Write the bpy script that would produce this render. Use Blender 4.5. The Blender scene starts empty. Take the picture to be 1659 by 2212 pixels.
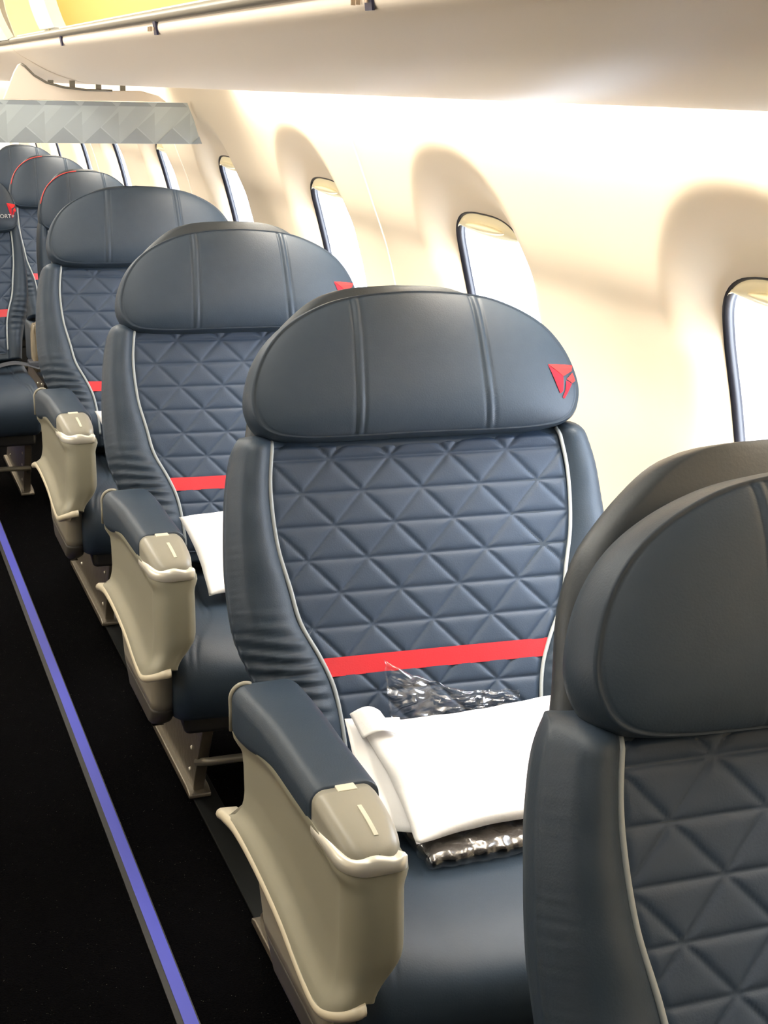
import bpy, math, random
from mathutils import Vector, Matrix, noise
sc = bpy.context.scene
COL = sc.collection

# ------------------------------------------------------------ camera
CAM_F, YAW, PIT, ROL, CAM_H = 3002.7, .3771, .3024, -.0255, 1.47
fw = Vector((math.sin(YAW)*math.cos(PIT), math.cos(YAW)*math.cos(PIT), -math.sin(PIT)))
r0 = Vector((math.cos(YAW), -math.sin(YAW), 0)); d0 = fw.cross(r0)
cr, sr = math.cos(ROL), math.sin(ROL)
rt = r0*cr + d0*sr; dn = r0*(-sr) + d0*cr; up = -dn; bk = -fw
cd = bpy.data.cameras.new('camera'); cam = bpy.data.objects.new('camera', cd); COL.objects.link(cam)
cam.matrix_world = Matrix(((rt.x, up.x, bk.x, 0), (rt.y, up.y, bk.y, 0), (rt.z, up.z, bk.z, CAM_H), (0, 0, 0, 1)))
cd.sensor_fit = 'VERTICAL'; cd.sensor_height = 24; cd.lens = CAM_F/2212*24
cd.clip_start = .02; cd.clip_end = 200
sc.camera = cam

# ------------------------------------------------------------ world, lights, exposure
w = bpy.data.worlds.new('sky'); sc.world = w; w.use_nodes = True
bg = w.node_tree.nodes['Background']; bg.inputs[0].default_value = (.86, .92, 1, 1); bg.inputs[1].default_value = 20.0
sc.view_settings.view_transform = 'Standard'; sc.view_settings.look = 'None'
sc.view_settings.exposure = 0.0; sc.view_settings.gamma = 1.0; sc.view_settings.use_curve_mapping = False
def area(name, loc, size, energy, color, direction, spread=180):
    l = bpy.data.lights.new(name, 'AREA'); l.shape = 'RECTANGLE'; l.size, l.size_y = size
    l.energy = energy; l.color = color; l.spread = math.radians(spread)
    o = bpy.data.objects.new(name, l); COL.objects.link(o); o.location = loc
    z = -Vector(direction).normalized(); y = Vector((0, 1, 0)); x = y.cross(z).normalized(); y = z.cross(x)
    o.matrix_world = Matrix(((x.x, y.x, z.x, loc[0]), (x.y, y.y, z.y, loc[1]), (x.z, y.z, z.z, loc[2]), (0, 0, 0, 1)))
    return o
# cabin ceiling lamp over the aisle, cove lamps behind the bins, and added fills
area('ceiling_wash_lamp', (-.10, 4.9, 2.07), (.34, 7.6), 62, (1, .94, .84), (0.12, 0, -1))
area('bin_fill_light', (.30, 5.0, 2.10), (.08, 8.0), 14, (1, .93, .80), (.62, 0, -.34), 130)  # added fill, brightens the inside of the open bin
area('cove_lamp', (1.005, 1.55, 1.545), (.060, 4.7), 90, (1, .93, .81), (.30, 0, -1), 110)
area('cove_lamp', (1.005, 7.5, 1.545), (.060, 5.4), 82, (1, .93, .81), (.30, 0, -1), 110)
area('left_fill_high', (-1.45, 6.0, 1.56), (.045, 7.6), 26, (1, .93, .80), (-.35, 0, -1))  # unseen left-hand cove, added as fill for the bin underside
area('left_fill_low', (-1.46, 5.4, 1.05), (.34, 7.4), 34, (1, .96, .92), (1, 0, .35), 110)  # added fill for unbuilt left windows, aimed up at the bins

# ------------------------------------------------------------ materials
def mat(name, col, rough=.5, metal=0, spec=.5, bump=None, coat=0, emit=None, trans=0, alpha=1, sub=None):
    m = bpy.data.materials.new(name); m.use_nodes = True; nt = m.node_tree; b = nt.nodes['Principled BSDF']
    b.inputs['Base Color'].default_value = (*col, 1); b.inputs['Roughness'].default_value = rough
    b.inputs['Metallic'].default_value = metal; b.inputs['Specular IOR Level'].default_value = spec
    b.inputs['Coat Weight'].default_value = coat
    if trans: b.inputs['Transmission Weight'].default_value = trans
    if alpha < 1: b.inputs['Alpha'].default_value = alpha
    if emit: b.inputs['Emission Color'].default_value = (*emit[0], 1); b.inputs['Emission Strength'].default_value = emit[1]
    if bump:
        scale, strength, dist = bump
        tc = nt.nodes.new('ShaderNodeTexCoord'); n = nt.nodes.new('ShaderNodeTexNoise'); bp = nt.nodes.new('ShaderNodeBump')
        n.inputs['Scale'].default_value = scale; n.inputs['Detail'].default_value = 4
        bp.inputs['Strength'].default_value = strength; bp.inputs['Distance'].default_value = dist
        nt.links.new(tc.outputs['Object'], n.inputs['Vector']); nt.links.new(n.outputs['Fac'], bp.inputs['Height'])
        nt.links.new(bp.outputs['Normal'], b.inputs['Normal'])
        if sub:   # slight colour variation of the material itself
            r = nt.nodes.new('ShaderNodeMix'); r.data_type = 'RGBA'
            r.inputs['A'].default_value = (*col, 1); r.inputs['B'].default_value = (*sub, 1)
            n2 = nt.nodes.new('ShaderNodeTexNoise'); n2.inputs['Scale'].default_value = scale*.12
            nt.links.new(tc.outputs['Object'], n2.inputs['Vector'])
            nt.links.new(n2.outputs['Fac'], r.inputs['Factor']); nt.links.new(r.outputs['Result'], b.inputs['Base Color'])
    return m
M = {}
M['leather'] = mat('navy_leather', (.020, .034, .053), .50, spec=.36, bump=(420, .12, .002), sub=(.026, .040, .060))
M['leather_quilt'] = mat('navy_quilted_leather', (.026, .043, .074), .52, spec=.34, bump=(420, .12, .002), sub=(.032, .050, .082))
M['shell'] = mat('dark_shell_leather', (.020, .028, .036), .45, bump=(300, .1, .002))
M['piping'] = mat('grey_piping', (.34, .37, .38), .5)
M['red'] = mat('red_leather', (.52, .012, .022), .45, bump=(420, .08, .002))
M['red_thread'] = mat('red_bright_embroidery', (.68, .030, .030), .7, spec=.2)
M['red_dark'] = mat('red_dark_embroidery', (.40, .010, .022), .7, spec=.2)
M['red_pipe'] = mat('red_piping', (.62, .05, .04), .5)
M['plastic'] = mat('beige_plastic', (.26, .248, .187), .38, bump=(500, .05, .001))
M['ledge'] = mat('cream_ledge_plastic', (.56, .50, .37), .33)
M['cap'] = mat('grey_beige_plastic', (.26, .245, .195), .40, bump=(500, .05, .001))
M['band'] = mat('satin_silver_band', (.80, .77, .68), .30, metal=.35)
M['slot'] = mat('pale_button', (.62, .58, .46), .4)
M['lower'] = mat('grey_lower_plastic', (.24, .22, .175), .55)
M['dark'] = mat('charcoal_plastic', (.016, .016, .016), .45)
M['kick'] = mat('dark_kick_plastic', (.055, .050, .042), .5)
M['metal'] = mat('aluminium_leg', (.30, .27, .22), .38, metal=.75, bump=(60, .4, .004), sub=(.16, .14, .11))
M['bar'] = mat('grey_bar', (.16, .15, .12), .4, metal=.4)
M['black'] = mat('black_gasket', (.008, .008, .012), .35)
M['carpet'] = None
M['wall'] = mat('cream_lining', (.86, .75, .585), .42, bump=(180, .05, .001))
M['bin'] = mat('cream_bin', (.90, .79, .655), .40, bump=(180, .04, .001))
M['bin_in'] = mat('warm_lit_bin_liner', (.93, .84, .48), .5)  # beige liner; the warm light on it is put into the colour
M['bin_white'] = mat('white_bin_frame', (.90, .88, .80), .4)
M['rail'] = mat('grey_rail', (.23, .21, .17), .4, metal=.3)
M['ceiling'] = mat('white_ceiling', (.82, .80, .75), .6)
M['shade'] = mat('ivory_shade', (.93, .84, .56), .4)
M['reveal'] = mat('pale_window_tube', (.84, .87, .95), .5)
M['blue'] = mat('blue_path_strip', (.055, .065, .40), .45, emit=((.10, .10, .75), .03))  # faint emission added to the blue; the strip itself is off
M['pillow'] = mat('white_pillow_fabric', (.90, .88, .86), .9, bump=(70, .18, .004))
M['tag'] = mat('dark_sign', (.02, .02, .06), .4)
M['tag_light'] = mat('tan_print', (.45, .33, .22), .5)
M['white_print'] = mat('white_print', (.38, .38, .38), .6)
M['blanket'] = mat('grey_blanket', (.11, .09, .075), .9, bump=(120, .6, .006), sub=(.06, .05, .045))
M['tan'] = mat('tan_cloth', (.24, .20, .14), .8, bump=(60, .5, .006))
M['belt'] = mat('belt_webbing', (.05, .055, .065), .6)
for k, c in (('g0', (.47, .53, .55)), ('g1', (.43, .485, .505)), ('g2', (.33, .37, .40)), ('g3', (.52, .585, .60))):
    M[k] = mat('divider_grey_'+k, c, .5)
def plastic_film():
    m = bpy.data.materials.new('clear_plastic_film'); m.use_nodes = True; nt = m.node_tree
    for n in list(nt.nodes): nt.nodes.remove(n)
    o = nt.nodes.new('ShaderNodeOutputMaterial'); mx = nt.nodes.new('ShaderNodeMixShader')
    t = nt.nodes.new('ShaderNodeBsdfTransparent'); g = nt.nodes.new('ShaderNodeBsdfGlossy')
    t.inputs[0].default_value = (.93, .94, .95, 1); g.inputs['Roughness'].default_value = .22; g.inputs[0].default_value = (1, 1, 1, 1)
    f = nt.nodes.new('ShaderNodeLayerWeight'); f.inputs[0].default_value = .45
    mp = nt.nodes.new('ShaderNodeMapRange'); mp.inputs['To Min'].default_value = .04; mp.inputs['To Max'].default_value = .32
    nt.links.new(f.outputs['Facing'], mp.inputs['Value']); nt.links.new(mp.outputs[0], mx.inputs[0])
    nt.links.new(t.outputs[0], mx.inputs[1]); nt.links.new(g.outputs[0], mx.inputs[2]); nt.links.new(mx.outputs[0], o.inputs[0])
    return m
M['film'] = plastic_film()
def pane_mat():
    m = bpy.data.materials.new('window_pane'); m.use_nodes = True; nt = m.node_tree
    for n in list(nt.nodes): nt.nodes.remove(n)
    o = nt.nodes.new('ShaderNodeOutputMaterial'); mx = nt.nodes.new('ShaderNodeMixShader')
    t = nt.nodes.new('ShaderNodeBsdfTransparent'); g = nt.nodes.new('ShaderNodeBsdfGlossy')
    t.inputs[0].default_value = (.97, .98, 1, 1); g.inputs['Roughness'].default_value = .05
    mx.inputs[0].default_value = .04
    nt.links.new(t.outputs[0], mx.inputs[1]); nt.links.new(g.outputs[0], mx.inputs[2]); nt.links.new(mx.outputs[0], o.inputs[0])
    return m
M['pane'] = pane_mat()
def carpet_mat():
    m = mat('black_carpet', (.0014, .0014, .0017), .95, spec=.02, bump=(260, .9, .006)); nt = m.node_tree; b = nt.nodes['Principled BSDF']
    tc = nt.nodes.new('ShaderNodeTexCoord'); v = nt.nodes.new('ShaderNodeTexVoronoi'); v.inputs['Scale'].default_value = 190
    mp = nt.nodes.new('ShaderNodeMapRange'); mp.inputs['From Min'].default_value = .17; mp.inputs['From Max'].default_value = .02
    n = nt.nodes.new('ShaderNodeTexNoise'); n.inputs['Scale'].default_value = 60
    gt = nt.nodes.new('ShaderNodeMath'); gt.operation = 'GREATER_THAN'; gt.inputs[1].default_value = .60
    mu = nt.nodes.new('ShaderNodeMath'); mu.operation = 'MULTIPLY'
    mx = nt.nodes.new('ShaderNodeMix'); mx.data_type = 'RGBA'; mx.inputs['A'].default_value = (.0014, .0014, .0017, 1); mx.inputs['B'].default_value = (.16, .16, .14, 1)
    for a, bb in ((tc.outputs['Object'], v.inputs['Vector']), (tc.outputs['Object'], n.inputs['Vector']), (v.outputs['Distance'], mp.inputs['Value']),
                  (n.outputs['Fac'], gt.inputs[0]), (mp.outputs[0], mu.inputs[0]), (gt.outputs[0], mu.inputs[1]), (mu.outputs[0], mx.inputs['Factor']),
                  (mx.outputs['Result'], b.inputs['Base Color'])): nt.links.new(a, bb)
    return m
M['carpet'] = carpet_mat()

# ------------------------------------------------------------ helpers
def mesh_obj(name, verts, faces, m, parent=None, smooth=True, mats=None, fmat=None):
    me = bpy.data.meshes.new(name); me.from_pydata([tuple(v) for v in verts], [], faces); me.validate(); me.update()
    for mm in (mats or [m]): me.materials.append(mm)
    if fmat:
        for p, i in zip(me.polygons, fmat): p.material_index = i
    if smooth: me.polygons.foreach_set('use_smooth', [True]*len(me.polygons))
    o = bpy.data.objects.new(name, me); COL.objects.link(o); o.parent = parent
    return o
def tag(o, label=None, cat=None, group=None, kind=None):
    if label: o['label'] = label
    if cat: o['category'] = cat
    if group: o['group'] = group
    if kind: o['kind'] = kind
    return o
def empty(name, loc=(0, 0, 0)):
    o = bpy.data.objects.new(name, None); COL.objects.link(o); o.location = loc; o.empty_display_size = .05; return o
def copy_tree(o, parent=None):
    c = o.copy(); COL.objects.link(c); c.parent = parent
    for ch in list(o.children): copy_tree(ch, c)
    return c
def grid_faces(nu, nv, cu=False, cv=False, flip=False):
    F = []
    for i in range(nu if cu else nu-1):
        for j in range(nv if cv else nv-1):
            a, b, c, d = i*nv+j, ((i+1) % nu)*nv+j, ((i+1) % nu)*nv+(j+1) % nv, i*nv+(j+1) % nv
            F.append((a, d, c, b) if flip else (a, b, c, d))
    return F
def loft(name, rings, m, parent=None, caps=True, closed=True, smooth=True, sharp=None):
    n = len(rings[0]); V = [p for r in rings for p in r]; F = grid_faces(len(rings), n, False, closed)
    if caps and closed: F += [tuple(range(n))[::-1], tuple(range((len(rings)-1)*n, len(rings)*n))]
    o = mesh_obj(name, V, F, m, parent, smooth); fix_normals(o)
    if sharp: angle(o, sharp)
    return o
def fix_normals(o):
    import bmesh
    bm = bmesh.new(); bm.from_mesh(o.data); bmesh.ops.recalc_face_normals(bm, faces=bm.faces[:]); bm.to_mesh(o.data); bm.free()
def angle(o, deg=40):
    import bmesh
    bm = bmesh.new(); bm.from_mesh(o.data)
    for e in bm.edges:
        if len(e.link_faces) == 2: e.smooth = e.calc_face_angle(0) < math.radians(deg)
    bm.to_mesh(o.data); bm.free()
def bevel(o, wdt, seg=3):
    b = o.modifiers.new('bevel', 'BEVEL'); b.width = wdt; b.segments = seg; b.limit_method = 'ANGLE'; b.angle_limit = math.radians(35)
    wn = o.modifiers.new('normals', 'WEIGHTED_NORMAL'); wn.keep_sharp = True
    return o
def box(name, lo, hi, m, parent=None, bev=0, smooth=None):
    x0, y0, z0 = lo; x1, y1, z1 = hi
    V = [(x0, y0, z0), (x1, y0, z0), (x1, y1, z0), (x0, y1, z0), (x0, y0, z1), (x1, y0, z1), (x1, y1, z1), (x0, y1, z1)]
    F = [(0, 3, 2, 1), (4, 5, 6, 7), (0, 1, 5, 4), (1, 2, 6, 5), (2, 3, 7, 6), (3, 0, 4, 7)]
    o = mesh_obj(name, V, F, m, parent, bool(bev))
    if bev: bevel(o, bev)
    return o
def prism(name, poly, axis, a, b, m, parent=None, bev=0):
    """poly in the two other axes, extruded from a to b along axis (0 x, 1 y, 2 z)"""
    def P(u, v, t): return {0: (t, u, v), 1: (u, t, v), 2: (u, v, t)}[axis]
    n = len(poly); V = [P(u, v, a) for u, v in poly]+[P(u, v, b) for u, v in poly]
    F = [tuple(range(n)), tuple(range(n, 2*n))[::-1]]+[(i, i+n, (i+1) % n+n, (i+1) % n) for i in range(n)]
    o = mesh_obj(name, V, F, m, parent, bool(bev)); fix_normals(o)
    if bev: bevel(o, bev)
    return o
def tube(name, pts, r, m, parent=None, n=8, flat=1.0):
    pts = [Vector(p) for p in pts]; rings = []
    nrm = None
    for i, p in enumerate(pts):
        t = (pts[min(i+1, len(pts)-1)]-pts[max(i-1, 0)]).normalized()
        if nrm is None:
            a = Vector((0, 0, 1)) if abs(t.z) < .9 else Vector((0, 1, 0)); nrm = (a-t*a.dot(t)).normalized()
        else: nrm = (nrm-t*nrm.dot(t)).normalized()
        b = t.cross(nrm)
        rings.append([p+nrm*(r*math.cos(q))*flat+b*(r*math.sin(q)) for q in [2*math.pi*k/n for k in range(n)]])
    return loft(name, rings, m, parent)
def lerp_tab(tab, z):
    tab = sorted(tab)
    if z <= tab[0][0]: return tab[0][1]
    for (a, va), (b, vb) in zip(tab, tab[1:]):
        if z <= b: return va+(vb-va)*(z-a)/(b-a)
    return tab[-1][1]
def cr_tab(tab, z):
    """smooth (Catmull-Rom) interpolation of a table"""
    tab = sorted(tab)
    if z <= tab[0][0]: return tab[0][1]
    if z >= tab[-1][0]: return tab[-1][1]
    for i in range(len(tab)-1):
        if z <= tab[i+1][0]:
            z0, p1 = tab[i]; z1, p2 = tab[i+1]; h = z1-z0; t = (z-z0)/h
            m1 = ((p2-tab[i-1][1])/(z1-tab[i-1][0]) if i > 0 else (p2-p1)/h)*h
            m2 = ((tab[i+2][1]-p1)/(tab[i+2][0]-z0) if i+2 < len(tab) else (p2-p1)/h)*h
            return (2*t**3-3*t*t+1)*p1+(t**3-2*t*t+t)*m1+(-2*t**3+3*t*t)*p2+(t**3-t*t)*m2
def smooth(a, b, x):
    t = max(0, min(1, (x-a)/(b-a))); return t*t*(3-2*t)
def spline(pts, n):
    """closed or open smooth curve through 2D/3D points"""
    P = [Vector(p) for p in pts]; out = []
    seg = len(P)-1
    for k in range(n):
        u = k/(n-1)*seg; i = min(int(u), seg-1); t = u-i
        p0, p1, p2, p3 = P[max(i-1, 0)], P[i], P[i+1], P[min(i+2, seg)]
        out.append(.5*((2*p1)+(-p0+p2)*t+(2*p0-5*p1+4*p2-p3)*t*t+(-p0+3*p1-3*p2+p3)*t**3))
    return out

# ------------------------------------------------------------ setting: wall, windows, floor, ceiling
Y_MIN, Y_MAX = -1.4, 10.6
WALL = [(0, 1.20), (.25, 1.25), (.5, 1.272), (.75, 1.262), (.9, 1.243), (1.0, 1.225), (1.109, 1.195), (1.173, 1.170), (1.266, 1.135), (1.348, 1.102), (1.426, 1.070), (1.5, 1.035), (1.62, .97)]
def wall_x(z): return cr_tab(WALL, z)
WIN_P, WIN_HY, WIN_HZ, WIN_ZC = .973, .188, .205, 1.012
WIN_CY = [1.765+WIN_P*i-WIN_HY for i in range(0, 10)]
def se_radius(dy, dz, a, b, n):
    return ((abs(dy)/a)**n+(abs(dz)/b)**n)**(1/n)
def wall_depth(dy, z):
    """how far the lining funnels outward round a window (dy from its centre)"""
    dz = z-WIN_ZC
    r1 = se_radius(dy, dz, WIN_HY, WIN_HZ, 3.2)
    if dz > 0: r2 = se_radius(dy, dz, .285, .350, 2.3)
    else: r2 = se_radius(dy, dz, .285, .300, 2.3)
    if r2 >= 1: return 0
    # blend parameter: 0 at the hole, 1 at the outer funnel edge
    t = max(0, (r1-1))/max(1e-6, (max(0, r1-1)+(1-r2)*1.2))
    upness = smooth(.05, .16, dz)
    e_side = (1-t)**2.2; e_top = 1-smooth(0, 1, t)
    return .052*(e_side*(1-upness)+e_top*upness)
def wall_pt(cy, dy, z): return (wall_x(z)+wall_depth(dy, z), cy+dy, z)
def build_wall():
    V, F = [], []
    zb, zt = .66, 1.46; N, RN = 144, 40
    for cy in WIN_CY:
        base = len(V)
        for k in range(N):
            a = 2*math.pi*(k+.0)/N; c, s = math.cos(a), math.sin(a)
            rin = 1/((abs(c)/WIN_HY)**3.2+(abs(s)/WIN_HZ)**3.2)**(1/3.2)
            hz = (zt-WIN_ZC) if s > 0 else (WIN_ZC-zb)
            ro = min(WIN_P/2/abs(c) if abs(c) > 1e-9 else 9, hz/abs(s) if abs(s) > 1e-9 else 9)
            for j in range(RN):
                t = (j/(RN-1))**1.5; r = rin+(ro-rin)*t
                V.append(wall_pt(cy, r*c, WIN_ZC+r*s))
        F += [tuple(base+q for q in f) for f in grid_faces(N, RN, True, False)]
        # corner fill triangles are covered by the strips above and below
        corners = [(sy*WIN_P/2, zz) for sy in (-1, 1) for zz in (zb, zt)]
        for (dy, zz) in corners:
            ang = math.atan2(zz-WIN_ZC, dy) % (2*math.pi); k = int(ang/(2*math.pi)*N)
            b = len(V); V.append(wall_pt(cy, dy, zz))
            F.append((base+(k % N)*RN+RN-1, b, base+((k+1) % N)*RN+RN-1))
    for (z0, z1, nz) in ((0, zb, 14), (zt, 1.62, 6)):
        base = len(V); ys = [WIN_CY[0]-WIN_P/2+WIN_P/8*i for i in range(len(WIN_CY)*8+1)]
        for y in ys:
            for j in range(nz):
                z = z0+(z1-z0)*j/(nz-1); V.append((wall_x(z), y, z))
        F += [tuple(base+q for q in f) for f in grid_faces(len(ys), nz)]
    base = len(V); ya = WIN_CY[0]-WIN_P/2; ys = [Y_MIN, (Y_MIN+ya)/2, ya]; zz = [1.62*j/40 for j in range(41)]  # unseen stretch left windowless so less light enters near the camera
    for y in ys:
        for z in zz: V.append((wall_x(z), y, z))
    F += [tuple(base+q for q in f) for f in grid_faces(3, 41)]
    ye = WIN_CY[-1]+WIN_P/2
    if ye < Y_MAX:
        base = len(V)
        for y in (ye, Y_MAX):
            for z in zz: V.append((wall_x(z), y, z))
        F += [tuple(base+q for q in f) for f in grid_faces(2, 41)]
    o = mesh_obj('wall_right', V, F, M['wall']); tag(o, kind='structure')
    import bmesh
    bm = bmesh.new(); bm.from_mesh(o.data); bmesh.ops.remove_doubles(bm, verts=bm.verts[:], dist=.0004)
    bmesh.ops.recalc_face_normals(bm, faces=bm.faces[:]); bm.to_mesh(o.data); bm.free()
    return o
build_wall()
def hole_pt(a, sc_=1.0, off=0):
    c, s = math.cos(a), math.sin(a)
    r = 1/((abs(c)/WIN_HY)**3.2+(abs(s)/WIN_HZ)**3.2)**(1/3.2)*sc_+off
    return r*c, WIN_ZC+r*s
def make_window():
    root = empty('window_1'); tag(root, kind='structure')
    N = 96; A = [2*math.pi*k/N for k in range(N)]
    # dark rubber gasket round the opening
    rings = []
    for a in A:
        ring = []
        for (o_, dx) in ((.000, -.004), (.000, .014), (-.005, .014), (-.006, .004), (-.003, -.001)):
            dy, z = hole_pt(a, 1, o_+.001); ring.append((wall_x(z)+.052+dx, dy, z))
        rings.append(ring)
    V = [p for r in rings for p in r]
    g = mesh_obj('gasket', V, grid_faces(N, 5, True, True), M['black'], root); fix_normals(g)
    # tube out to the fuselage skin
    rings = []
    for a in A:
        ring = []
        for (o_, dx) in ((-.0005, .010), (-.002, .035), (-.012, .045), (-.016, .075), (.02, .085), (.02, .010)):
            dy, z = hole_pt(a, 1, o_); ring.append((wall_x(z)+.052+dx, dy, z))
        rings.append(ring)
    t = mesh_obj('window_frame', [p for r in rings for p in r], grid_faces(N, 6, True, True), M['reveal'], root); fix_normals(t)
    V = []
    for dx in (.046, .050):
        for a in A:
            dy, z = hole_pt(a, 1, -.008); V.append((wall_x(z)+.052+dx, dy, z))
    F = [tuple(range(N)), tuple(range(N, 2*N))[::-1]]+[(i, (i+1) % N, (i+1) % N+N, i+N) for i in range(N)]
    mesh_obj('pane', V, F, M['pane'], root, smooth=False)
    # shade pulled up, only its lower lip showing
    V = []; n = 40; zl = 1.185; F = []
    for side in (0, 1):
        for i in range(n):
            u = -1+2*i/(n-1); dy = u*(WIN_HY-.004)
            zt_ = WIN_ZC+WIN_HZ*(1-min(.9995, abs(dy/WIN_HY))**3.2)**(1/3.2)-.002
            zlow = min(zl-.012*(1-u*u)+.004*u, zt_-.001)
            for j in range(5):
                z = zlow+(zt_-zlow)*j/4
                V.append((wall_x(z)+.054-.010*(1-u*u)*math.sin(math.pi*min(1, .15+j/5))+side*.005, dy, z))
    F = grid_faces(n, 5)+[tuple(q+n*5 for q in f) for f in grid_faces(n, 5, flip=True)]
    for i in range(n-1): F.append((i*5, (i+1)*5, (i+1)*5+n*5, i*5+n*5))
    s = mesh_obj('window_shade', V, F, M['shade'], root); fix_normals(s)
    V = []; n, mm = 25, 9
    for i in range(n):
        u = -1+2*i/(n-1); half = .010*(1-u*u)**.6
        for j in range(mm):
            v = -1+2*j/(mm-1); z = 1.188+half*v; V.append((wall_x(z)+.048-.013*math.sqrt(max(0, 1-v*v))*(1-u**4)**.5, u*.090, z))
    h = mesh_obj('shade_grip', V, grid_faces(n, mm), M['shade'], s); fix_normals(h)
    return root
w0 = make_window()
for i, cy in enumerate(WIN_CY):
    if cy > 9.6: break
    o = w0 if i == 0 else copy_tree(w0)
    o.location = (0, cy, 0); o.name = 'window_%d' % (i+1)
# seams between lining panels: fine raised cream bead
k = 0
for i in range(0, 12, 2):
    y = 3.05+WIN_P*(i-4)
    if y < Y_MIN or y > Y_MAX: continue
    pts = [(wall_x(z)-.0008, y+.02*0, z) for z in [.05+.05*j for j in range(31)]]
    k += 1
    tag(tube('trim_%d' % k, pts, .0022, M['bin_white'], None, 6), kind='structure')
fl = box('floor', (-1.7, Y_MIN, -.05), (1.35, Y_MAX, 0), M['carpet']); tag(fl, kind='structure')
tag(box('wall_back', (-1.8, Y_MAX, -.05), (1.4, Y_MAX+.05, 2.3), M['wall']), kind='structure')
tag(box('wall_front', (-1.8, Y_MIN-.05, -.05), (1.4, Y_MIN, 2.3), mat('dark_unseen_wall', (.03, .035, .05), .9)), kind='structure')  # unseen wall behind the camera, darkened to cut bounced light
def profile_sheet(name, prof, m, parent=None, thick=.012, y0=Y_MIN, y1=Y_MAX, tilt=0, n=30, inward=1):
    P = spline(prof, n) if n else [Vector(p) for p in prof]
    out = []
    for i, p in enumerate(P):
        t = (P[min(i+1, len(P)-1)]-P[max(i-1, 0)]).normalized(); nn = Vector((-t.y, t.x))*inward
        out.append(p+nn*thick)
    ring = list(P)+out[::-1]; rings = []
    for y in (y0, y1): rings.append([(q.x, y, q.y-tilt*(y-1.17)) for q in ring])
    o = loft(name, rings, m, parent, caps=True, closed=True, smooth=True); angle(o, 40)
    return o
tag(profile_sheet('ceiling', [(-1.0, 1.98), (-.75, 2.12), (-.4, 2.17), (0, 2.18), (.35, 2.16), (.62, 2.15), (.80, 2.13)], M['ceiling'], thick=.02), kind='structure')
tag(profile_sheet('wall_left', [(-1.55, 0), (-1.6, .5), (-1.57, .95), (-1.50, 1.3), (-1.38, 1.6), (-1.2, 1.85), (-1.0, 1.98)], M['wall'], thick=.02), kind='structure')
# outer shell above the bins so that no daylight leaks in
tag(profile_sheet('ceiling_side', [(.99, 1.61), (1.10, 1.62), (1.12, 1.95), (1.0, 2.12), (.78, 2.14)], M['ceiling'], thick=.02, n=0), kind='structure')

# blue floor path strip and its channel, seat track cover
ps = empty('floor_path_strip', (.429, 3.0, 0)); tag(ps, 'long blue path marking strip set in the black aisle carpet', 'floor strip')
box('channel', (-.022, Y_MIN-3+.02, 0), (.014, 7.5, .003), M['dark'], ps)
box('blue_strip', (-.0115, Y_MIN-3+.03, .003), (.0115, 7.5, .0055), M['blue'], ps, bev=.001)
tag(box('seat_track_cover', (.606, Y_MIN+.05, 0), (.66, 4.5, .006), mat('track_cover', (.003, .004, .004), .7, spec=.15), None, bev=.002), 'dark track cover strip on the floor under the single seats', 'floor strip')

# ------------------------------------------------------------ overhead bins
TILT = .006
BIN = [(.552, 1.574), (.548, 1.563), (.552, 1.541), (.60, 1.512), (.66, 1.482), (.74, 1.457), (.82, 1.449), (.90, 1.453), (.955, 1.47), (.975, 1.50), (.975, 1.55)]
BY = 4.5
def make_bin(y0, y1, label, open_):
    root = empty('overhead_bin', (0, (y0+y1)/2, 1.5)); cy = (y0+y1)/2
    tag(root, label, 'luggage bin', 'overhead bins along the window side')
    def sh(name, prof, m, **k):
        o = profile_sheet(name, prof, m, root, tilt=TILT, **k)
        for v in o.data.vertices: v.co.y -= cy; v.co.z -= 1.5
        return o
    sh('bin_underside', BIN, M['bin'], y0=y0, y1=y1, thick=.014, n=60, inward=1)
    sh('lip_rail', [(.546, 1.5765), (.540, 1.5710), (.543, 1.5640), (.554, 1.5635), (.566, 1.5710), (.564, 1.5775)], M['rail'], y0=y0, y1=y1, thick=.003, n=12, inward=-1)
    if open_:
        sh('bin_liner', [(.572, 1.575), (.80, 1.585), (.96, 1.61), (1.03, 1.70), (1.04, 1.82), (.98, 1.95), (.84, 2.03), (.66, 2.06)], M['bin_in'], y0=y0, y1=y1, thick=.012, n=40, inward=-1)
        sh('lip_edge', [(.556, 1.5780), (.560, 1.5850), (.572, 1.5850), (.575, 1.5780)], M['bin_white'], y0=y0, y1=y1, thick=.002, n=10, inward=-1)
    else:
        sh('bin_door', [(.535, 1.573), (.515, 1.61), (.497, 1.66), (.488, 1.74), (.492, 1.84), (.515, 1.93), (.56, 2.02), (.62, 2.10)], M['bin_white'], y0=y0+.004, y1=y1, thick=.02, n=40, inward=-1)
    return root, cy
def bin_partition(root, cy, y, width, m):
    pol = spline([(.556, 1.575), (.545, 1.61), (.53, 1.66), (.522, 1.74), (.53, 1.86), (.57, 1.98), (.62, 2.07)], 20)
    out = [(p.x, p.y) for p in pol]+[(.86, 2.03), (.98, 1.95), (1.04, 1.82), (1.03, 1.70), (.96, 1.61), (.80, 1.575)]
    return prism('bin_partition', [(a, b-1.5-TILT*(y-1.17)) for a, b in out], 1, y-cy, y-cy+width, m, root)
b1, c1 = make_bin(Y_MIN+.01, BY, 'open overhead luggage bin above the single seats, liner coloured yellow as in warm light', True)
bin_partition(b1, c1, 3.80, .012, M['bin_in'])
bin_partition(b1, c1, BY-.02, .018, M['bin_in'])
fr = spline([(.548, 1.585), (.537, 1.61), (.522, 1.66), (.514, 1.74), (.522, 1.86), (.562, 1.98), (.612, 2.07)], 20)
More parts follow.
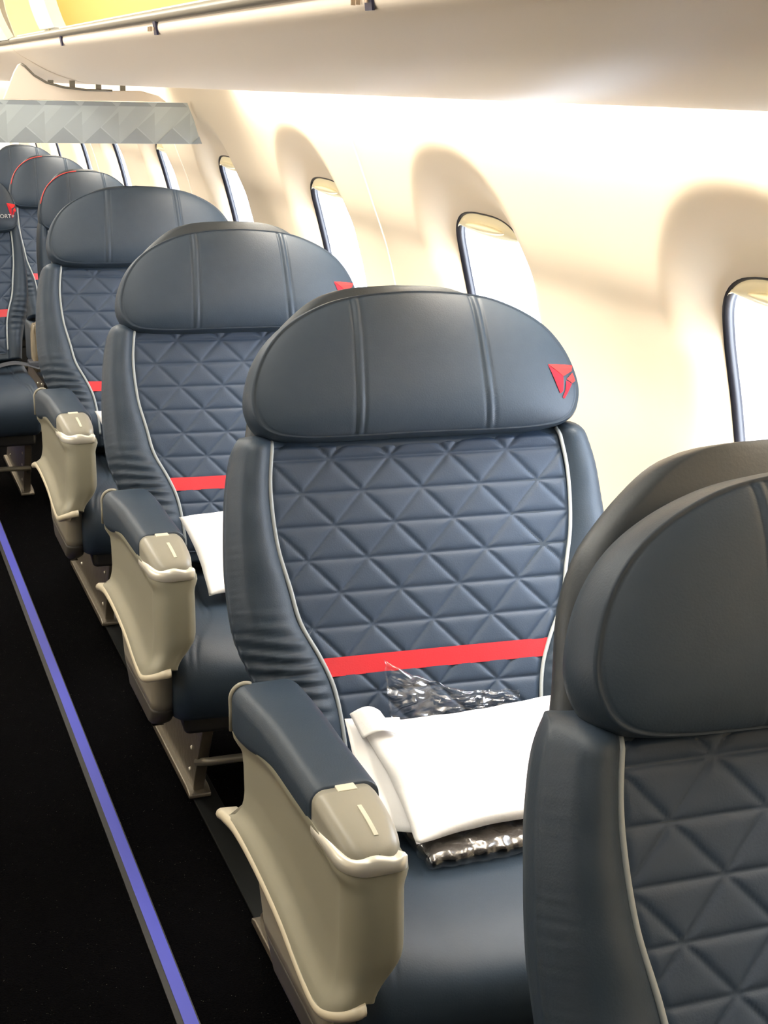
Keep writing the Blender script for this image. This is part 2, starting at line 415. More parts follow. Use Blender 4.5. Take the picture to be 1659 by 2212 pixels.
prism('bin_frame', [(q.x, q.y-1.5-TILT*2.6) for q in fr]+[(q.x+.03, q.y-1.5-TILT*2.6) for q in fr[::-1]], 1, 3.66-c1, 3.92-c1, M['bin_white'], b1)
b3, c3 = make_bin(BY+.005, Y_MAX-.01, 'closed overhead bin with white bulging door behind the patterned divider', False)
# fluorescent row markers under the rail
for i, (y, big, lb) in enumerate(((1.455, 1, 'dark row marker sign nearest, cut by the top edge'), (2.50, 1, 'dark row marker sign in the middle of the bin lip'), (3.545, 0, 'smallest dark row marker sign, furthest along the bin lip'))):
    r = empty('row_marker', (  .5450, y, 1.551-TILT*(y-1.17))); tag(r, lb, 'sign', 'row marker signs under the bin rail')
    h = .0115; wd = .021
    V = [(-.0035, -wd/2, h), (-.0035, wd/2, h), (.0008, wd/2+.004, -h), (.0008, -wd/2+.004, -h)]
    V += [(x+.003, yy, z) for x, yy, z in V]
    o = mesh_obj('sign_plate', V, [(0, 1, 2, 3), (7, 6, 5, 4), (0, 4, 5, 1), (1, 5, 6, 2), (2, 6, 7, 3), (3, 7, 4, 0)], M['tag'], r, False); fix_normals(o)
    if big:
        box('seat_icon', (-.0041, -.003, -.004), (-.0026, .004, .001), M['tag_light'], r)
        for q in (.030, .045): box('seat_letter', (-.0040, q, -.005), (.001, q+.0022, .003), M['tag_light'], r)

# cove lamp housing behind the bins
for (x0, lb, yy) in ((.985, 'white light cove along the wall above the windows', 0),):
    tag(box('cove_light', (.985, Y_MIN+.01, 1.553), (1.030, Y_MAX-.01, 1.60), mat('cove_lamp_white', (.9, .88, .8), .5, emit=((1, .93, .8), 6)), None), lb, 'lamp')
tag(box('ceiling_light', (-.27, Y_MIN+.1, 2.08), (.07, Y_MAX-.1, 2.12), mat('ceiling_lamp_white', (.9, .9, .85), .5, emit=((1, .95, .86), 4)), None), 'long white ceiling light over the aisle', 'lamp')

# ------------------------------------------------------------ class divider
dv = empty('class_divider', (.80, BY, 1.32)); tag(dv, 'grey triangle-patterned cabin divider hanging under the bin behind the fourth seat', 'divider')
def rel(pts): return [(x-.80, z-1.32) for x, z in pts]
zt, zb = 1.380, 1.2540
right = [(wall_x(zt)-.012, zt), (wall_x(1.33)-.012, 1.33), (wall_x(1.29)-.012, 1.275), (wall_x(1.278)-.016, 1.262), (wall_x(zb)-.030, zb)]
prism('pattern_panel', rel([(.40, zb), (.40, zt)]+right), 1, -.0, .014, M['g0'], dv)
def facets():
    V, F, FM = [], [], []
    def poly(pts, mi, lift):
        b = len(V); V.extend([(x-.80, -.0005-lift, z-1.32) for x, z in pts]); F.append(tuple(range(b, b+len(pts)))); FM.append(mi)
    S = .1135; x0 = .4525+.003; zs = zt-.013
    xr = wall_x(1.32)-.03
    def clip(pts, xm):      # keep what lies left of the slanted end
        lim = lambda z: wall_x(z)-.016
        out = []
        for i in range(len(pts)):
            p, q = pts[i-1], pts[i]; dp, dq = p[0]-lim(p[1]), q[0]-lim(q[1])
            if (dp <= 0) != (dq <= 0):
                t = dp/(dp-dq); out.append((p[0]+(q[0]-p[0])*t, p[1]+(q[1]-p[1])*t))
            if dq <= 0: out.append(q)
        return out
    hh = zs-zb
    for i in range(8):
        ax = .5735-S+S*i
        for pts, mi, lift in (([(ax-.052, zb+.0015), (ax, zb+.048), (ax+.052, zb+.0015)], 2, .0003),
                              ([(ax-.055, zs), (ax-.046, zt-.001), (ax+.036, zt-.001), (ax+.050, zs)], 2, .0003),
                              ([(ax, zb+.048), (ax+.060, zs), (ax+.113, zs), (ax+.028, zb+.0235)], 3, 0),
                              ([(ax+.0575, zb+.0015), (ax+.003, zb+.050), (ax+.058, zb+.096)], 1, .0001)):
            c_ = clip(pts, 0)
            if len(c_) > 2: poly(c_, mi, lift)
    return V, F, FM
V, F, FM = facets()
o = mesh_obj('triangle_pattern', V, F, None, dv, False, mats=[M['g0'], M['g1'], M['g2'], M['g3']], fmat=FM)
top = [(.511, 1.3815), (.520, 1.400), (.548, 1.462), (.560, 1.482), (.568, 1.486), (.580, 1.478), (.605, 1.453), (.64, 1.433), (.69, 1.420), (.76, 1.4135), (.84, 1.4125), (.93, 1.414), (.985, 1.400), (1.01, 1.3815)]
prism('upper_panel', rel(top), 1, -.004, .016, M['bin'], dv, bev=.002)
edge = [(a-.80, -.006, b-1.32) for a, b in top[4:11]]
tube('edge_trim', edge, .0035, M['rail'], dv, 6)
for x in (.655, .72, .80, .875):
    box('spacer', (x-.80-.008, 0, 1.410-1.32), (x-.80+.008, .012, 1.440-1.32), M['rail'], dv)

# ------------------------------------------------------------ seats
SLOPE = .40; TH = math.atan(SLOPE); NV = Vector((0, -math.cos(TH), math.sin(TH)))
def on_back(x, z, d=0):
    """point on the reclined back plane at height z, lifted d towards the sitter"""
    return Vector((x, .055+SLOPE*(z-.64), z))+NV*d
W_TAB = [(.46, .225), (.54, .240), (.58, .255), (.62, .274), (.68, .296), (.75, .302), (.81, .300), (.88, .292), (.93, .280), (.96, .264), (.985, .240)]
P_TAB = [(.46, .155), (.55, .160), (.60, .168), (.64, .184), (.69, .210), (.74, .222), (.80, .236), (.88, .240), (.945, .231), (.985, .222)]
SEATS = {}
def build_seat(kind):
    econ = kind == 'economy'
    SX = .63 if econ else 1.0
    HS = .67 if econ else 1.0       # headrest width factor
    HDZ = -.053 if econ else -.016
    Wf = lambda z: (cr_tab(W_TAB, z)+.009)*SX
    Pf = lambda z: cr_tab(P_TAB, z)*SX
    root = empty('economy_seat' if econ else 'single_seat')
    Z0, Z1 = .47, .960
    # --- back shell
    rows = []
    SH = [(.46, .232), (.54, .245), (.62, .268), (.70, .288), (.80, .292), (.90, .272), (.95, .252), (1.0, .238), (1.04, .218), (1.07, .190), (1.095, .160), (1.112, .134), (1.121, .110), (1.127, .074), (1.129, .004)]
    zs = [.46+(1.129-.46)*(1-(1-i/44)**2.2) for i in range(45)]
    for z in zs:
        hw = max(.003, cr_tab(SH, z)*(SX if z < .95 else HS*smooth(.95, 1.0, z)+SX*(1-smooth(.95, 1.0, z)))); ring = []
        r = min(.022, hw*.9); d1, d2 = -.055, -.104
        for (cx, cd_, a0) in ((hw-r, d1-r, 0), (-hw+r, d1-r, 90), (-hw+r, d2+r, 180), (hw-r, d2+r, 270)):
            for q in range(5):
                a = math.radians(a0+q*22.5); ring.append(on_back(cx+r*math.cos(a), z+(HDZ+.063)*smooth(.9, 1.0, z), cd_+r*math.sin(a)))
        rows.append(ring)
    loft('back_shell', rows, M['shell'], root)
    # --- backrest with bolsters
    NZ = 110; rows = []
    us = [0, .02, .05, .10, .17, .25, .34, .44, .54, .63, .72, .80, .87, .925, .965, .99, 1.0]
    for i in range(NZ):
        z = Z0+(Z1-Z0)*i/(NZ-1); W_, P_ = Wf(z), Pf(z)
        endr = smooth(Z1+.001, Z1-.030, z); half = []
        topd = (1-(1-min(1, (Z1-z)/.028))**2)**.5 if z > Z1-.028 else 1
        bw = W_-P_
        for u in us:
            x = P_+(W_-P_)*u
            d = .006+.022*math.sin(math.pi*min(1, u*1.02)**.85)**.8-.020*smooth(.72, 1, u)-.010*smooth(.93, 1, u)
            half.append((x, d, u))
        for (du, dd, u) in ((-.001, -.036, 1.1), (-.002, -.052, 1.2), (-.006, -.070, 1.3), (-.018, -.084, 1.4), (-.05, -.090, 1.5)):
            half.append((W_+du, dd, u))
        def wr(x, z, u, s):
            """wrinkles gathered along the side seam and in the waist"""
            n1 = noise.noise(Vector((x*9+s*7, z*14, 1.7+s)))
            waist = math.exp(-((z-.625)/.055)**2)*smooth(.02, .3, u)
            ph = z*330+u*(5.0*s*0+4.0)-u*u*5+4.5*n1
            a = .0050*waist*(math.sin(ph)+.35*math.sin(ph*1.9+1))
            seam = math.exp(-((u-.90)/.10)**2)*smooth(.60, .72, z)*(1-.45*smooth(.80, .9, z))
            a += .0026*seam*math.sin(z*560+6*n1)*(.6+.8*noise.noise(Vector((z*30, s, 3))))
            a += .0022*noise.noise(Vector((x*14, z*22, 5+s)))
            return a
        def seam_groove(u, z): return -.0030*math.exp(-((u-.90)/.018)**2)
        ring = []
        for s in (-1, 1):
            pts = [Vector((s*x, d, 0)) for x, d, u in half]
            L = []
            for (x, d, u) in half:
                d2 = d+(wr(x, z, u, s)+seam_groove(u, z) if u <= 1.35 else 0)
                if topd < 1: d2 = -.085+(d2+.085)*(.35+.65*topd)
                L.append(on_back(s*x*(1-.02*(1-topd)), z, d2))
            ring.append(L)
        full = ring[0][::-1]; mid = [on_back(Pf(z)*q, z, .006-.012*(1-q*q) if topd == 1 else -.085+(.085)*(.35+.65*topd)) for q in (-.9, -.5, 0, .5, .9)]
        rows.append(full+mid+ring[1])
    n = len(rows[0]); V = [p for r in rows for p in r]; F = grid_faces(len(rows), n, False, True)
    F += [tuple(range(n))[::-1], tuple(range((NZ-1)*n, NZ*n))]
    b = mesh_obj('backrest', V, F, M['leather'], root); fix_normals(b)
    # --- quilted panel (upper and lower parts, red stripe between)
    T, HR = (.0955, .0472); ZR = .870; TOPQ = .944; ZS0, ZS1 = .614, .639
    def quilt(x, z):
        v = (z-ZR)/HR; row = math.floor(v); fz = v-row
        dz_ = min(fz, 1-fz)*HR
        # two diagonal families of a triangle lattice
        s1 = (x/T-v*.5); s2 = (x/T+v*.5)
        dd = []
        for s in (s1, s2):
            f = s-math.floor(s); dd.append(min(f, 1-f)*T*.72)
        m_ = min(dz_, dd[0], dd[1])
        return .0044*(1-math.exp(-m_/.0036))-.0003
    def panel(name, za, zb_, m, quilted, nz, par):
        nx = 150; V = []
        for i in range(nz):
            z = za+(zb_-za)*i/(nz-1); P_ = Pf(z)-.0008
            for j in range(nx):
                x = -P_+2*P_*j/(nx-1)
                d = .0068-.011*(1-(x/P_)**2)+(quilt(x, z)*(smooth(0, .010, P_-abs(x))) if quilted else .0035)
                if quilted: d += .003*noise.noise(Vector((x*8, z*8, 2)))
                d -= .012*smooth(TOPQ-.012, TOPQ, z)
                V.append(on_back(x, z, d))
        o = mesh_obj(name, V, grid_faces(nz, nx), m, par)
        return o
    q = panel('quilted_panel', .49, ZS0, M['leather_quilt'], True, 70, root)
    q2 = panel('quilted_panel', ZS1, TOPQ, M['leather_quilt'], True, 170, root)
    r_ = panel('red_stripe', ZS0-.0006, ZS1+.0006, M['red'], False, 8, root)
    for s in (-1, 1):
        pts = [on_back(s*Pf(z), z, .0115-.010*smooth(.933, .948, z)) for z in [.50+(.945-.50)*i/70 for i in range(71)]]
        tube('piping', pts, .0032, M['piping'], root, 8)
    # --- headrest
    OUTR = [(0, 1.165), (.09, 1.159), (.150, 1.143), (.205, 1.112), (.240, 1.070), (.257, 1.020), (.252, .985), (.232, .965), (.19, .957), (.12, .955), (0, .956)]
    OUT = [(x, .956+(z-.956)*.955) for x, z in OUTR]
    C0 = Vector((0, 1.045)); Q = [Vector(p) for p in OUT]; full = Q+[Vector((-p.x, p.y)) for p in Q[-2:0:-1]]+[Q[0]]
    # closed smooth curve, resampled by angle
    PT = []; seg = len(full)-1
    for k in range(1200):
        u = k/1200*seg; i = int(u); t = u-i
        p0, p1, p2, p3 = full[(i-1) % seg], full[i % seg], full[(i+1) % seg], full[(i+2) % seg]
        PT.append(.5*((2*p1)+(-p0+p2)*t+(2*p0-5*p1+4*p2-p3)*t*t+(-p0+3*p1-3*p2+p3)*t**3))
    AN = sorted(((math.atan2(p.y-C0.y, p.x), (p-C0).length) for p in PT))
    import bisect
    keys = [a for a, _ in AN]
    def orad(a):
        a = (a+math.pi) % (2*math.pi)-math.pi; i = bisect.bisect(keys, a) % len(keys); j = (i-1) % len(keys)
        a0, ra = AN[j]; a1, rb = AN[i]; da = (a1-a0) % (2*math.pi); t = ((a-a0) % (2*math.pi))/da if da else 0
        return ra+(rb-ra)*t
    HB = .034                           # lift of the front seam over the back plane
    def head_d(x, z):
        """front dome lift at unscaled (x, z)"""
        v = Vector((x, z-C0.y)); r = v.length; rho = min(1, r/orad(math.atan2(v.y, v.x))) if r > 1e-6 else 0
        d = HB+.024*(1-rho**3.2)**.75
        for gx in (-.098, .102):
            cxx = gx*(1+.18*((z-1.05)/.10)**2*0-.05*((z-1.05)/.10))
            for off in (-.0065, .0065): d -= .0022*math.exp(-((x-cxx-off)/.0022)**2)
            d += .0016*math.exp(-((x-cxx)/.0045)**2)
        return d
    NA, V = 420, []; ringsd = []
    inner = [0.0]+[i/90 for i in range(1, 89)]
    prof = []                      # (scale, lift) from front seam backwards
    prof += [(1.000, HB-.001), (1.012, HB+.0022), (1.020, HB-.003), (1.035, HB-.012), (1.043, HB-.026), (1.043, HB-.042), (1.030, HB-.058), (1.000, HB-.070), (.93, HB-.078), (.6, HB-.080)]
    for rh in inner[1:]+[.985]:
        for k in range(NA):
            a = 2*math.pi*k/NA; r = orad(a)*rh; x, z = r*math.cos(a), C0.y+r*math.sin(a)
            V.append(on_back(x*HS, z+HDZ, head_d(x, z)))
    for (s, d) in prof:
        for k in range(NA):
            a = 2*math.pi*k/NA; r = orad(a)*s; x, z = r*math.cos(a), C0.y+r*math.sin(a)
            V.append(on_back(x*HS, z+HDZ, d))
    nr = len(V)//NA; F = grid_faces(nr, NA, False, True)
    V.append(on_back(0, C0.y+HDZ, head_d(0, C0.y))); c = len(V)-1
    F += [(c, (k+1) % NA, k) for k in range(NA)]+[tuple(range((nr-1)*NA, nr*NA))]
    h = mesh_obj('headrest', V, F, M['leather'], root); fix_normals(h)
    # emblem
    ex, ez, es = .2075, 1.043, .0000535
    polys = [([(500, 380), (1200, 400), (1150, 560), (890, 710)], 0), ([(500, 400), (885, 722), (845, 1120), (755, 1190)], 1),
             ([(1170, 610), (1230, 830), (1125, 900), (970, 795)], 0), ([(960, 830), (1112, 922), (870, 1330), (815, 1290), (905, 1110)], 1)]
    V, F, FM = [], [], []
    for pts, mi in polys:
        # subdivide each facet so that it follows the curved leather
        P2 = [Vector(((px-500)*es*1.25, -(py-380)*es)) for px, py in pts]; c = sum(P2, Vector((0, 0)))/len(P2)
        n = len(P2)
        for i in range(n):
            A, B = P2[i], P2[(i+1) % n]; S = 6; idx = {}
            for a in range(S+1):
                for b_ in range(S+1-a):
                    p = c+(A-c)*(a/S)+(B-c)*(b_/S); x, z = ex+p.x, ez+p.y
                    idx[a, b_] = len(V); V.append(on_back(x*HS, z+HDZ, head_d(x, z)+.0012+.0012*(1-max(a, b_)/S)))
            for a in range(S):
                for b_ in range(S-a):
                    F.append((idx[a, b_], idx[a+1, b_], idx[a, b_+1])); FM.append(mi)
                    if a+b_ < S-1: F.append((idx[a+1, b_], idx[a+1, b_+1], idx[a, b_+1])); FM.append(mi)
    tag(mesh_obj('emblem', V, F, None, h, False, mats=[M['red_thread'], M['red_dark']], fmat=FM), 'red embroidered triangle emblem')
    if econ:
        pts = []
        for i in range(40):
            a = math.radians(112+i*1.75); r = orad(a)*1.018; pts.append(on_back(r*math.cos(a)*HS, C0.y+r*math.sin(a)+HDZ, HB+.001))
        tag(tube('red_piping', pts, .0017, M['red_pipe'], h, 6), 'thin red piping along the upper edge')
        tcu = bpy.data.curves.new('lettering', 'FONT'); tcu.body = 'COMFORT+'; tcu.size = .020; tcu.extrude = .0004; tcu.align_x = 'RIGHT'
        tcu.materials.append(M['white_print']); tmp = bpy.data.objects.new('lettering_source', tcu); COL.objects.link(tmp); bpy.context.view_layer.update(); tm = bpy.data.meshes.new_from_object(tmp.evaluated_get(bpy.context.evaluated_depsgraph_get())); bpy.data.objects.remove(tmp); to = bpy.data.objects.new('lettering', tm); COL.objects.link(to); to.parent = h
        za = NV; pp = on_back(.163, .9905+HDZ, HB+.0245-.004); xa = Vector((1, 0, 0)); ya = Vector((0, SLOPE, 1)).normalized(); za = NV
        to.matrix_local = Matrix(((xa.x, ya.x, za.x, pp.x), (xa.y, ya.y, za.y, pp.y), (xa.z, ya.z, za.z, pp.z), (0, 0, 0, 1)))
    box('headrest_mount', (-.12*SX, .245, .93+HDZ), (.12*SX, .285, 1.05+HDZ), M['dark'], root, bev=.01)
    # --- seat cushion
    prof = spline([(.10, .440), (-.02, .444), (-.16, .447), (-.28, .446), (-.365, .436), (-.415, .408), (-.432, .365), (-.420, .315), (-.385, .280), (-.30, .272), (-.1, .272), (.10, .276)], 70)
    cy_, cz_ = -.16, .36; rows = []; HW = .246*SX
    for i in range(161):
        u = -1+2*i/160; a = abs(u); k_ = (1-smooth(.80, 1.0, a)**2*.16); ring = []
        xx = u*HW
        for p in prof:
            ins = .030*(1-math.sqrt(max(0, 1-max(0, (a-.86)/.14)**2)))
            v = Vector((p.x-cy_, p.y-cz_)); L = v.length; v = v*max(.2, (L-ins)/L)
            zz = cz_+v.y
            if p.y > .38:
                kt = smooth(.385, .440, p.y)
                zz += kt*(-.008*(1-a*a)+.006*smooth(.45, .8, a))
                gs = math.exp(-((a-.60-.22*smooth(-.22, -.42, p.x))/.013)**2)+math.exp(-((a-.66-.22*smooth(-.22, -.42, p.x))/.016)**2)
                zz -= .0030*gs*kt
            ring.append(Vector((xx, cy_+v.x, zz)))
        rows.append(ring)
    loft('seat_cushion', rows, M['leather'], root)
    box('seat_pan', (-.22*SX, -.36, .235), (.22*SX, .16, .280), M['dark'], root, bev=.012)
    # --- armrest consoles
    def console(s, econ):
        XO, XI = (.334, .254) if not econ else (.250, .205)
        cx0 = (XO+XI)/2
        def xs(x): return s*x
        top_t = [(-.452, .600), (-.41, .604), (-.343, .612), (-.251, .607), (-.158, .603), (-.10, .596), (-.035, .583), (.02, .572), (.040, .562)]
        bot_t = [(-.452, .428), (-.41, .405), (-.38, .400), (-.327, .409), (-.246, .429), (-.13, .441), (-.03, .440), (.04, .425)]
        # plan path: outer rear -> front -> inner rear ; (x, y, flare weight)
        path = []
        for i in range(34):
            path.append((XO, .040-(.040+.415)*i/33, 1.0, 0.0))
        for i in range(1, 13):
            a = math.radians(i*90/13); path.append((XO-.034*(1-math.cos(a)), -.415-.037*math.sin(a), 1.0-.0*i, i/13))
        for i in range(1, 7): path.append((XO-.034-(XO-XI-.054)*i/7, -.452, .9, 1))
        for i in range(0, 9):
            a = math.radians(i*90/8); path.append((XI+.020-.020*math.sin(a), -.452+.020*(1-math.cos(a)), .7*(1-i/8), 1-i/8))
        for i in range(1, 12): path.append((XI, -.432+(.432+.02)*i/11, 0, 0))
        NVV = 26; V = []
        rear = [(0, .030), (.08, .004), (.35, -.012), (.72, -.012), (.88, .002), (1.0, .035)]
        npth = len(path)
        for i, (x, y, fl_, fr_) in enumerate(path):
            a = path[max(i-1, 0)]; b_ = path[min(i+1, npth-1)]; t = Vector((b_[0]-a[0], b_[1]-a[1])).normalized(); nn = Vector((-t.y, t.x))
            if i < 20 and nn.x < 0: nn = -nn
            if i >= 20: nn = Vector((-t.y, t.x)) if (Vector((-t.y, t.x)).dot(Vector((x-cx0, y+.30))) > 0) else Vector((t.y, -t.x))
            zt_, zb_ = cr_tab(top_t, y), cr_tab(bot_t, y)
            for j in range(NVV):
                v = j/(NVV-1); z = zt_+(zb_-zt_)*v
                o_ = .0035*math.exp(-((v-.03)/.05)**2)*(1-fr_)-.0045*smooth(.05, .16, v)*(1-smooth(.55, .85, v))*(1-fr_)
                o_ += .017*smooth(.74, 1.0, v)**1.6*fl_*(1-.55*fr_)+fr_*.007*math.sin(math.pi*min(1, v*1.0))**.8
                o_ += 0
                inw = max(0, (XO-x)/(XO-XI))*max(fl_, .3 if i > 50 else fl_)*smooth(.62, 1, v)**1.3
                yy = y+.012*inw*fr_
                if i < 34: yy = y+(lerp_tab(rear, v)-.040)*(1-i/33)**2.2*.95
                V.append((xs(x+nn.x*o_+.040*max(0, (XO-x)/(XO-XI))*smooth(.55, 1, v)**1.5), yy+nn.y*o_, z))
        F = grid_faces(npth, NVV)
        # close rear and top
        body_n = len(V)
        F.append(tuple([j for j in range(NVV)]+[(npth-1)*NVV+j for j in range(NVV-1, -1, -1)]))
        F.append(tuple(i*NVV for i in range(npth))); F.append(tuple(i*NVV+NVV-1 for i in range(npth))[::-1])
        body = mesh_obj('armrest', V, F, M['plastic'], root); fix_normals(body); angle(body, 50)
        # ledge
        rings = []
        NL = 34+12+5
        for i in range(-2, NL):
            x, y, fl_, fr_ = path[max(i, 0)]
            if i < 0: y = path[0][1]+.012*(-i)
            a = path[max(i-1, 0)]; b_ = path[min(max(i, 0)+1, npth-1)]; t = Vector((b_[0]-a[0], b_[1]-a[1])).normalized(); nn = Vector((-t.y, t.x))
            if nn.dot(Vector((x-cx0, min(0, y+.38)))) < 0: nn = -nn
            z = cr_tab(bot_t, y)-(.004*max(0, -i)); tap = 1-.35*smooth(NL-6, NL-1, i)
            ow = (.019 if fr_ < .01 else .019-.008*fr_)*tap; ring = []
            for (o_, dz_) in ((-.012, .002), (ow-.006, .004), (ow-.001, .001), (ow+.001, -.005), (ow-.001, -.011), (ow-.006, -.013), (-.012, -.013)):
                ring.append((xs(x+nn.x*o_+.040*max(0, (XO-x)/(XO-XI))), y+nn.y*o_, z+dz_))
            rings.append(ring)
        loft('ledge_trim', rings, M['ledge'], body)
        # lower cover
        def lower(name, za, zb_, m, ya, yb, shrink):
            rings = []
            for q in range(9):
                v = q/8; z = za+(zb_-za)*v; y0_ = ya[0]+(ya[1]-ya[0])*v**.8; y1_ = yb[0]+(yb[1]-yb[0])*v**1.6; r = .022; ins = shrink*smooth(.6, 1, v)
                ring = []
                x0_, x1_ = XI+.026+ins, XO-.008-ins
                for (cx, cy, a0) in ((x1_-r, y0_-r-ins, 0), (x0_+r, y0_-r-ins, 90), (x0_+r, y1_+r+ins, 180), (x1_-r, y1_+r+ins, 270)):
                    for k_ in range(6):
                        a = math.radians(a0+k_*18); ring.append((xs(cx+r*math.cos(a)), cy+r*math.sin(a), z+(.030*smooth(-.10, -.45, cy)*v if name == 'x' else 0)))
                rings.append(ring)
            return loft(name, rings, m, body)
        lower('lower_cover', .434, .310, M['lower'], (-.005, -.080), (-.385, -.372), 0)
        lower('kick_cover', .310, .250, M['kick'], (-.081, -.14), (-.371, -.32), .012)
        # pad
        rings = []; PO, PI = XO+.003, XI-.010
        yy = [.034, .031, .024, .012, -.004]+[-.02-.02*i for i in range(15)]+[-.312, -.320, -.324]
        for i, y in enumerate(yy):
            e = (0.72, .86, .94, .985, 1)[i] if i < 5 else (1 if i < len(yy)-2 else (.985, .955)[i-len(yy)+2])
            wide = .012*smooth(-.20, .02, y) if not econ else 0
            zt_ = .648-.012*smooth(-.15, .04, y); zb_ = .556+.035*smooth(.02, -.20, y); cxp = (PO+PI+.0)/2; hw = (PO-PI)/2+wide/2
            cz = (zt_+zb_)/2; hh = (zt_-zb_)/2; r = .020; ring = []
            for (sx_, sz_, a0) in ((1, 1, 0), (-1, 1, 90), (-1, -1, 180), (1, -1, 270)):
                for k_ in range(7):
                    a = math.radians(a0+k_*15); ring.append((xs(cxp-wide/2*.2+e*(sx_*(hw-r)+r*math.cos(a))), y, zb_*0+cz+e*(sz_*(hh-r)+r*math.sin(a))+ (0.004*(1-((sx_*(hw-r)+r*math.cos(a))/hw)**2) if sz_ > 0 else 0)))
            rings.append(ring)
        loft('armrest_pad', rings, M['leather'], body)
        # rear rim of the pad
        rim = [(xs(PO+.0035), .020, .568), (xs(PO+.0035), .020, .60)]
        for k_ in range(14):
            a = math.radians(180-k_*9)
            rim.append((xs((PO-.017)-(.0205)*math.cos(a)), .022, .617+.0215*math.sin(a)))
        tube('pad_rim', rim, .0034, M['cap'], body, 8)
        # end cap
        rings = []; n = 16
        for i in range(n+1):
            t = i/n; y = -.3255-.122*math.sin(t*math.pi/2*1.0) if 1 else 0
            zt_ = .649-.030*(1-math.cos(t*math.pi/2))**1.0-.002*t
            zb_ = .585+.022*smooth(0, .8, t)
            if i == n: zt_ -= .0
            hw = (XO-XI)/2+.001-.003*t; e = 1 if i > 0 else .97; cx_ = cx0-.0; ring = []; r = .017
            zt_ = max(zt_, zb_+.012); hh = (zt_-zb_)/2; cz = (zt_+zb_)/2; rr = min(r, hh*.95)
            for (sx_, sz_, a0) in ((1, 1, 0), (-1, 1, 90), (-1, -1, 180), (1, -1, 270)):
                for k_ in range(7):
                    a = math.radians(a0+k_*15); rz = rr if sz_ > 0 else .002
                    rx = r if sz_ > 0 else .004
                    # plan-view corner rounding towards the front
                    pr = .030*(t**4)
                    X_ = sx_*(hw-rx-pr)+rx*math.cos(a)
                    ring.append((xs(cx_+X_*e), y, cz+e*(sz_*(hh-rz)+rz*math.sin(a))))
            rings.append(ring)
        cp = loft('end_cap', rings, M['cap'], body)
        bt = []
        for i in range(12):
            t = .25+.36*i/11; y = -.3255-.122*math.sin(t*math.pi/2); z = .649-.030*(1-math.cos(t*math.pi/2))-.002*t
            xq = cx0-.004-.002*i/11
            bt.append([(xs(xq+dx), y, z+dz) for dx, dz in ((-.0032, -.003), (.0032, -.003), (.0026, .0012), (-.0026, .0012))])
        loft('recline_button', bt, M['slot'], cp, smooth=False)
        box('hinge_tab', (min(xs(cx0-.015), xs(cx0+.010)), -.338, .640), (max(xs(cx0-.015), xs(cx0+.010)), -.322, .6500), M['slot'], cp, bev=.0015)
        # band under the cap
        rings = []
        st = [p for p in path if p[1] < -.33][:-6]
        for i, (x, y, fl_, fr_) in enumerate(st):
            a = st[max(i-1, 0)]; b_ = st[min(i+1, len(st)-1)]; t = Vector((b_[0]-a[0], b_[1]-a[1])).normalized(); nn = Vector((-t.y, t.x))
            if nn.dot(Vector((x-cx0, y+.40))) < 0: nn = -nn
            q = i/(len(st)-1); zt_ = .6200+.0026*math.sin(q*math.pi*4.2-.6)*fr_-.010*smooth(-.42, -.33, y); zb_ = .6000+.0*fr_-.004*smooth(-.42, -.33, y)
            rings.append([(xs(x+nn.x*o_), y+nn.y*o_, z) for o_, z in ((-.02, zt_), (-.001, zt_), (.003, zt_-.003), (.0035, (zt_+zb_)/2), (.003, zb_+.001), (.001, zb_-.0005), (-.02, zb_))])
        loft('trim_band', rings, M['band'], body)
        return body
    if not econ:
        console(-1, False); console(1, False)
    # --- legs and baggage bar
    for s in ((-1, 1)):
        x = s*.192*SX; lp = [(-.30, .30), (-.285, .245), (-.225, .13), (-.175, .03), (-.168, .0065), (.33, .0065), (.345, .03), (.26, .12), (.18, .28), (.16, .30)]
        lg = prism('seat_leg', lp, 0, x-.012, x+.012, M['metal'], root, bev=.003)
        prism('foot_rail', [(-.185, .0065), (-.185, .016), (-.16, .024), (.34, .024), (.36, .016), (.36, .0065)], 0, x-.024, x+.024, M['metal'], lg, bev=.003)
        for (yy_, zz_) in ((-.15, .06), (-.17, .12), (-.20, .17), (-.22, .22), (-.10, .20), (.05, .15), (.2, .06)):
            bl = []
            for rr_, dx in ((.0001, .004), (.004, .0035), (.0055, 0)):
                bl.append([(x-.012-dx, yy_+rr_*math.cos(a), zz_+rr_*math.sin(a)) for a in [math.pi/4*k for k in range(8)]])
            loft('rivet', bl, M['band'], lg, caps=True)
    tube('baggage_bar', [(-.20*SX, -.20, .10), (-.19*SX, -.262, .13), (-.12*SX, -.275, .135), (.12*SX, -.275, .135), (.19*SX, -.262, .13), (.20*SX, -.20, .10)], .009, M['bar'], root)
    return root

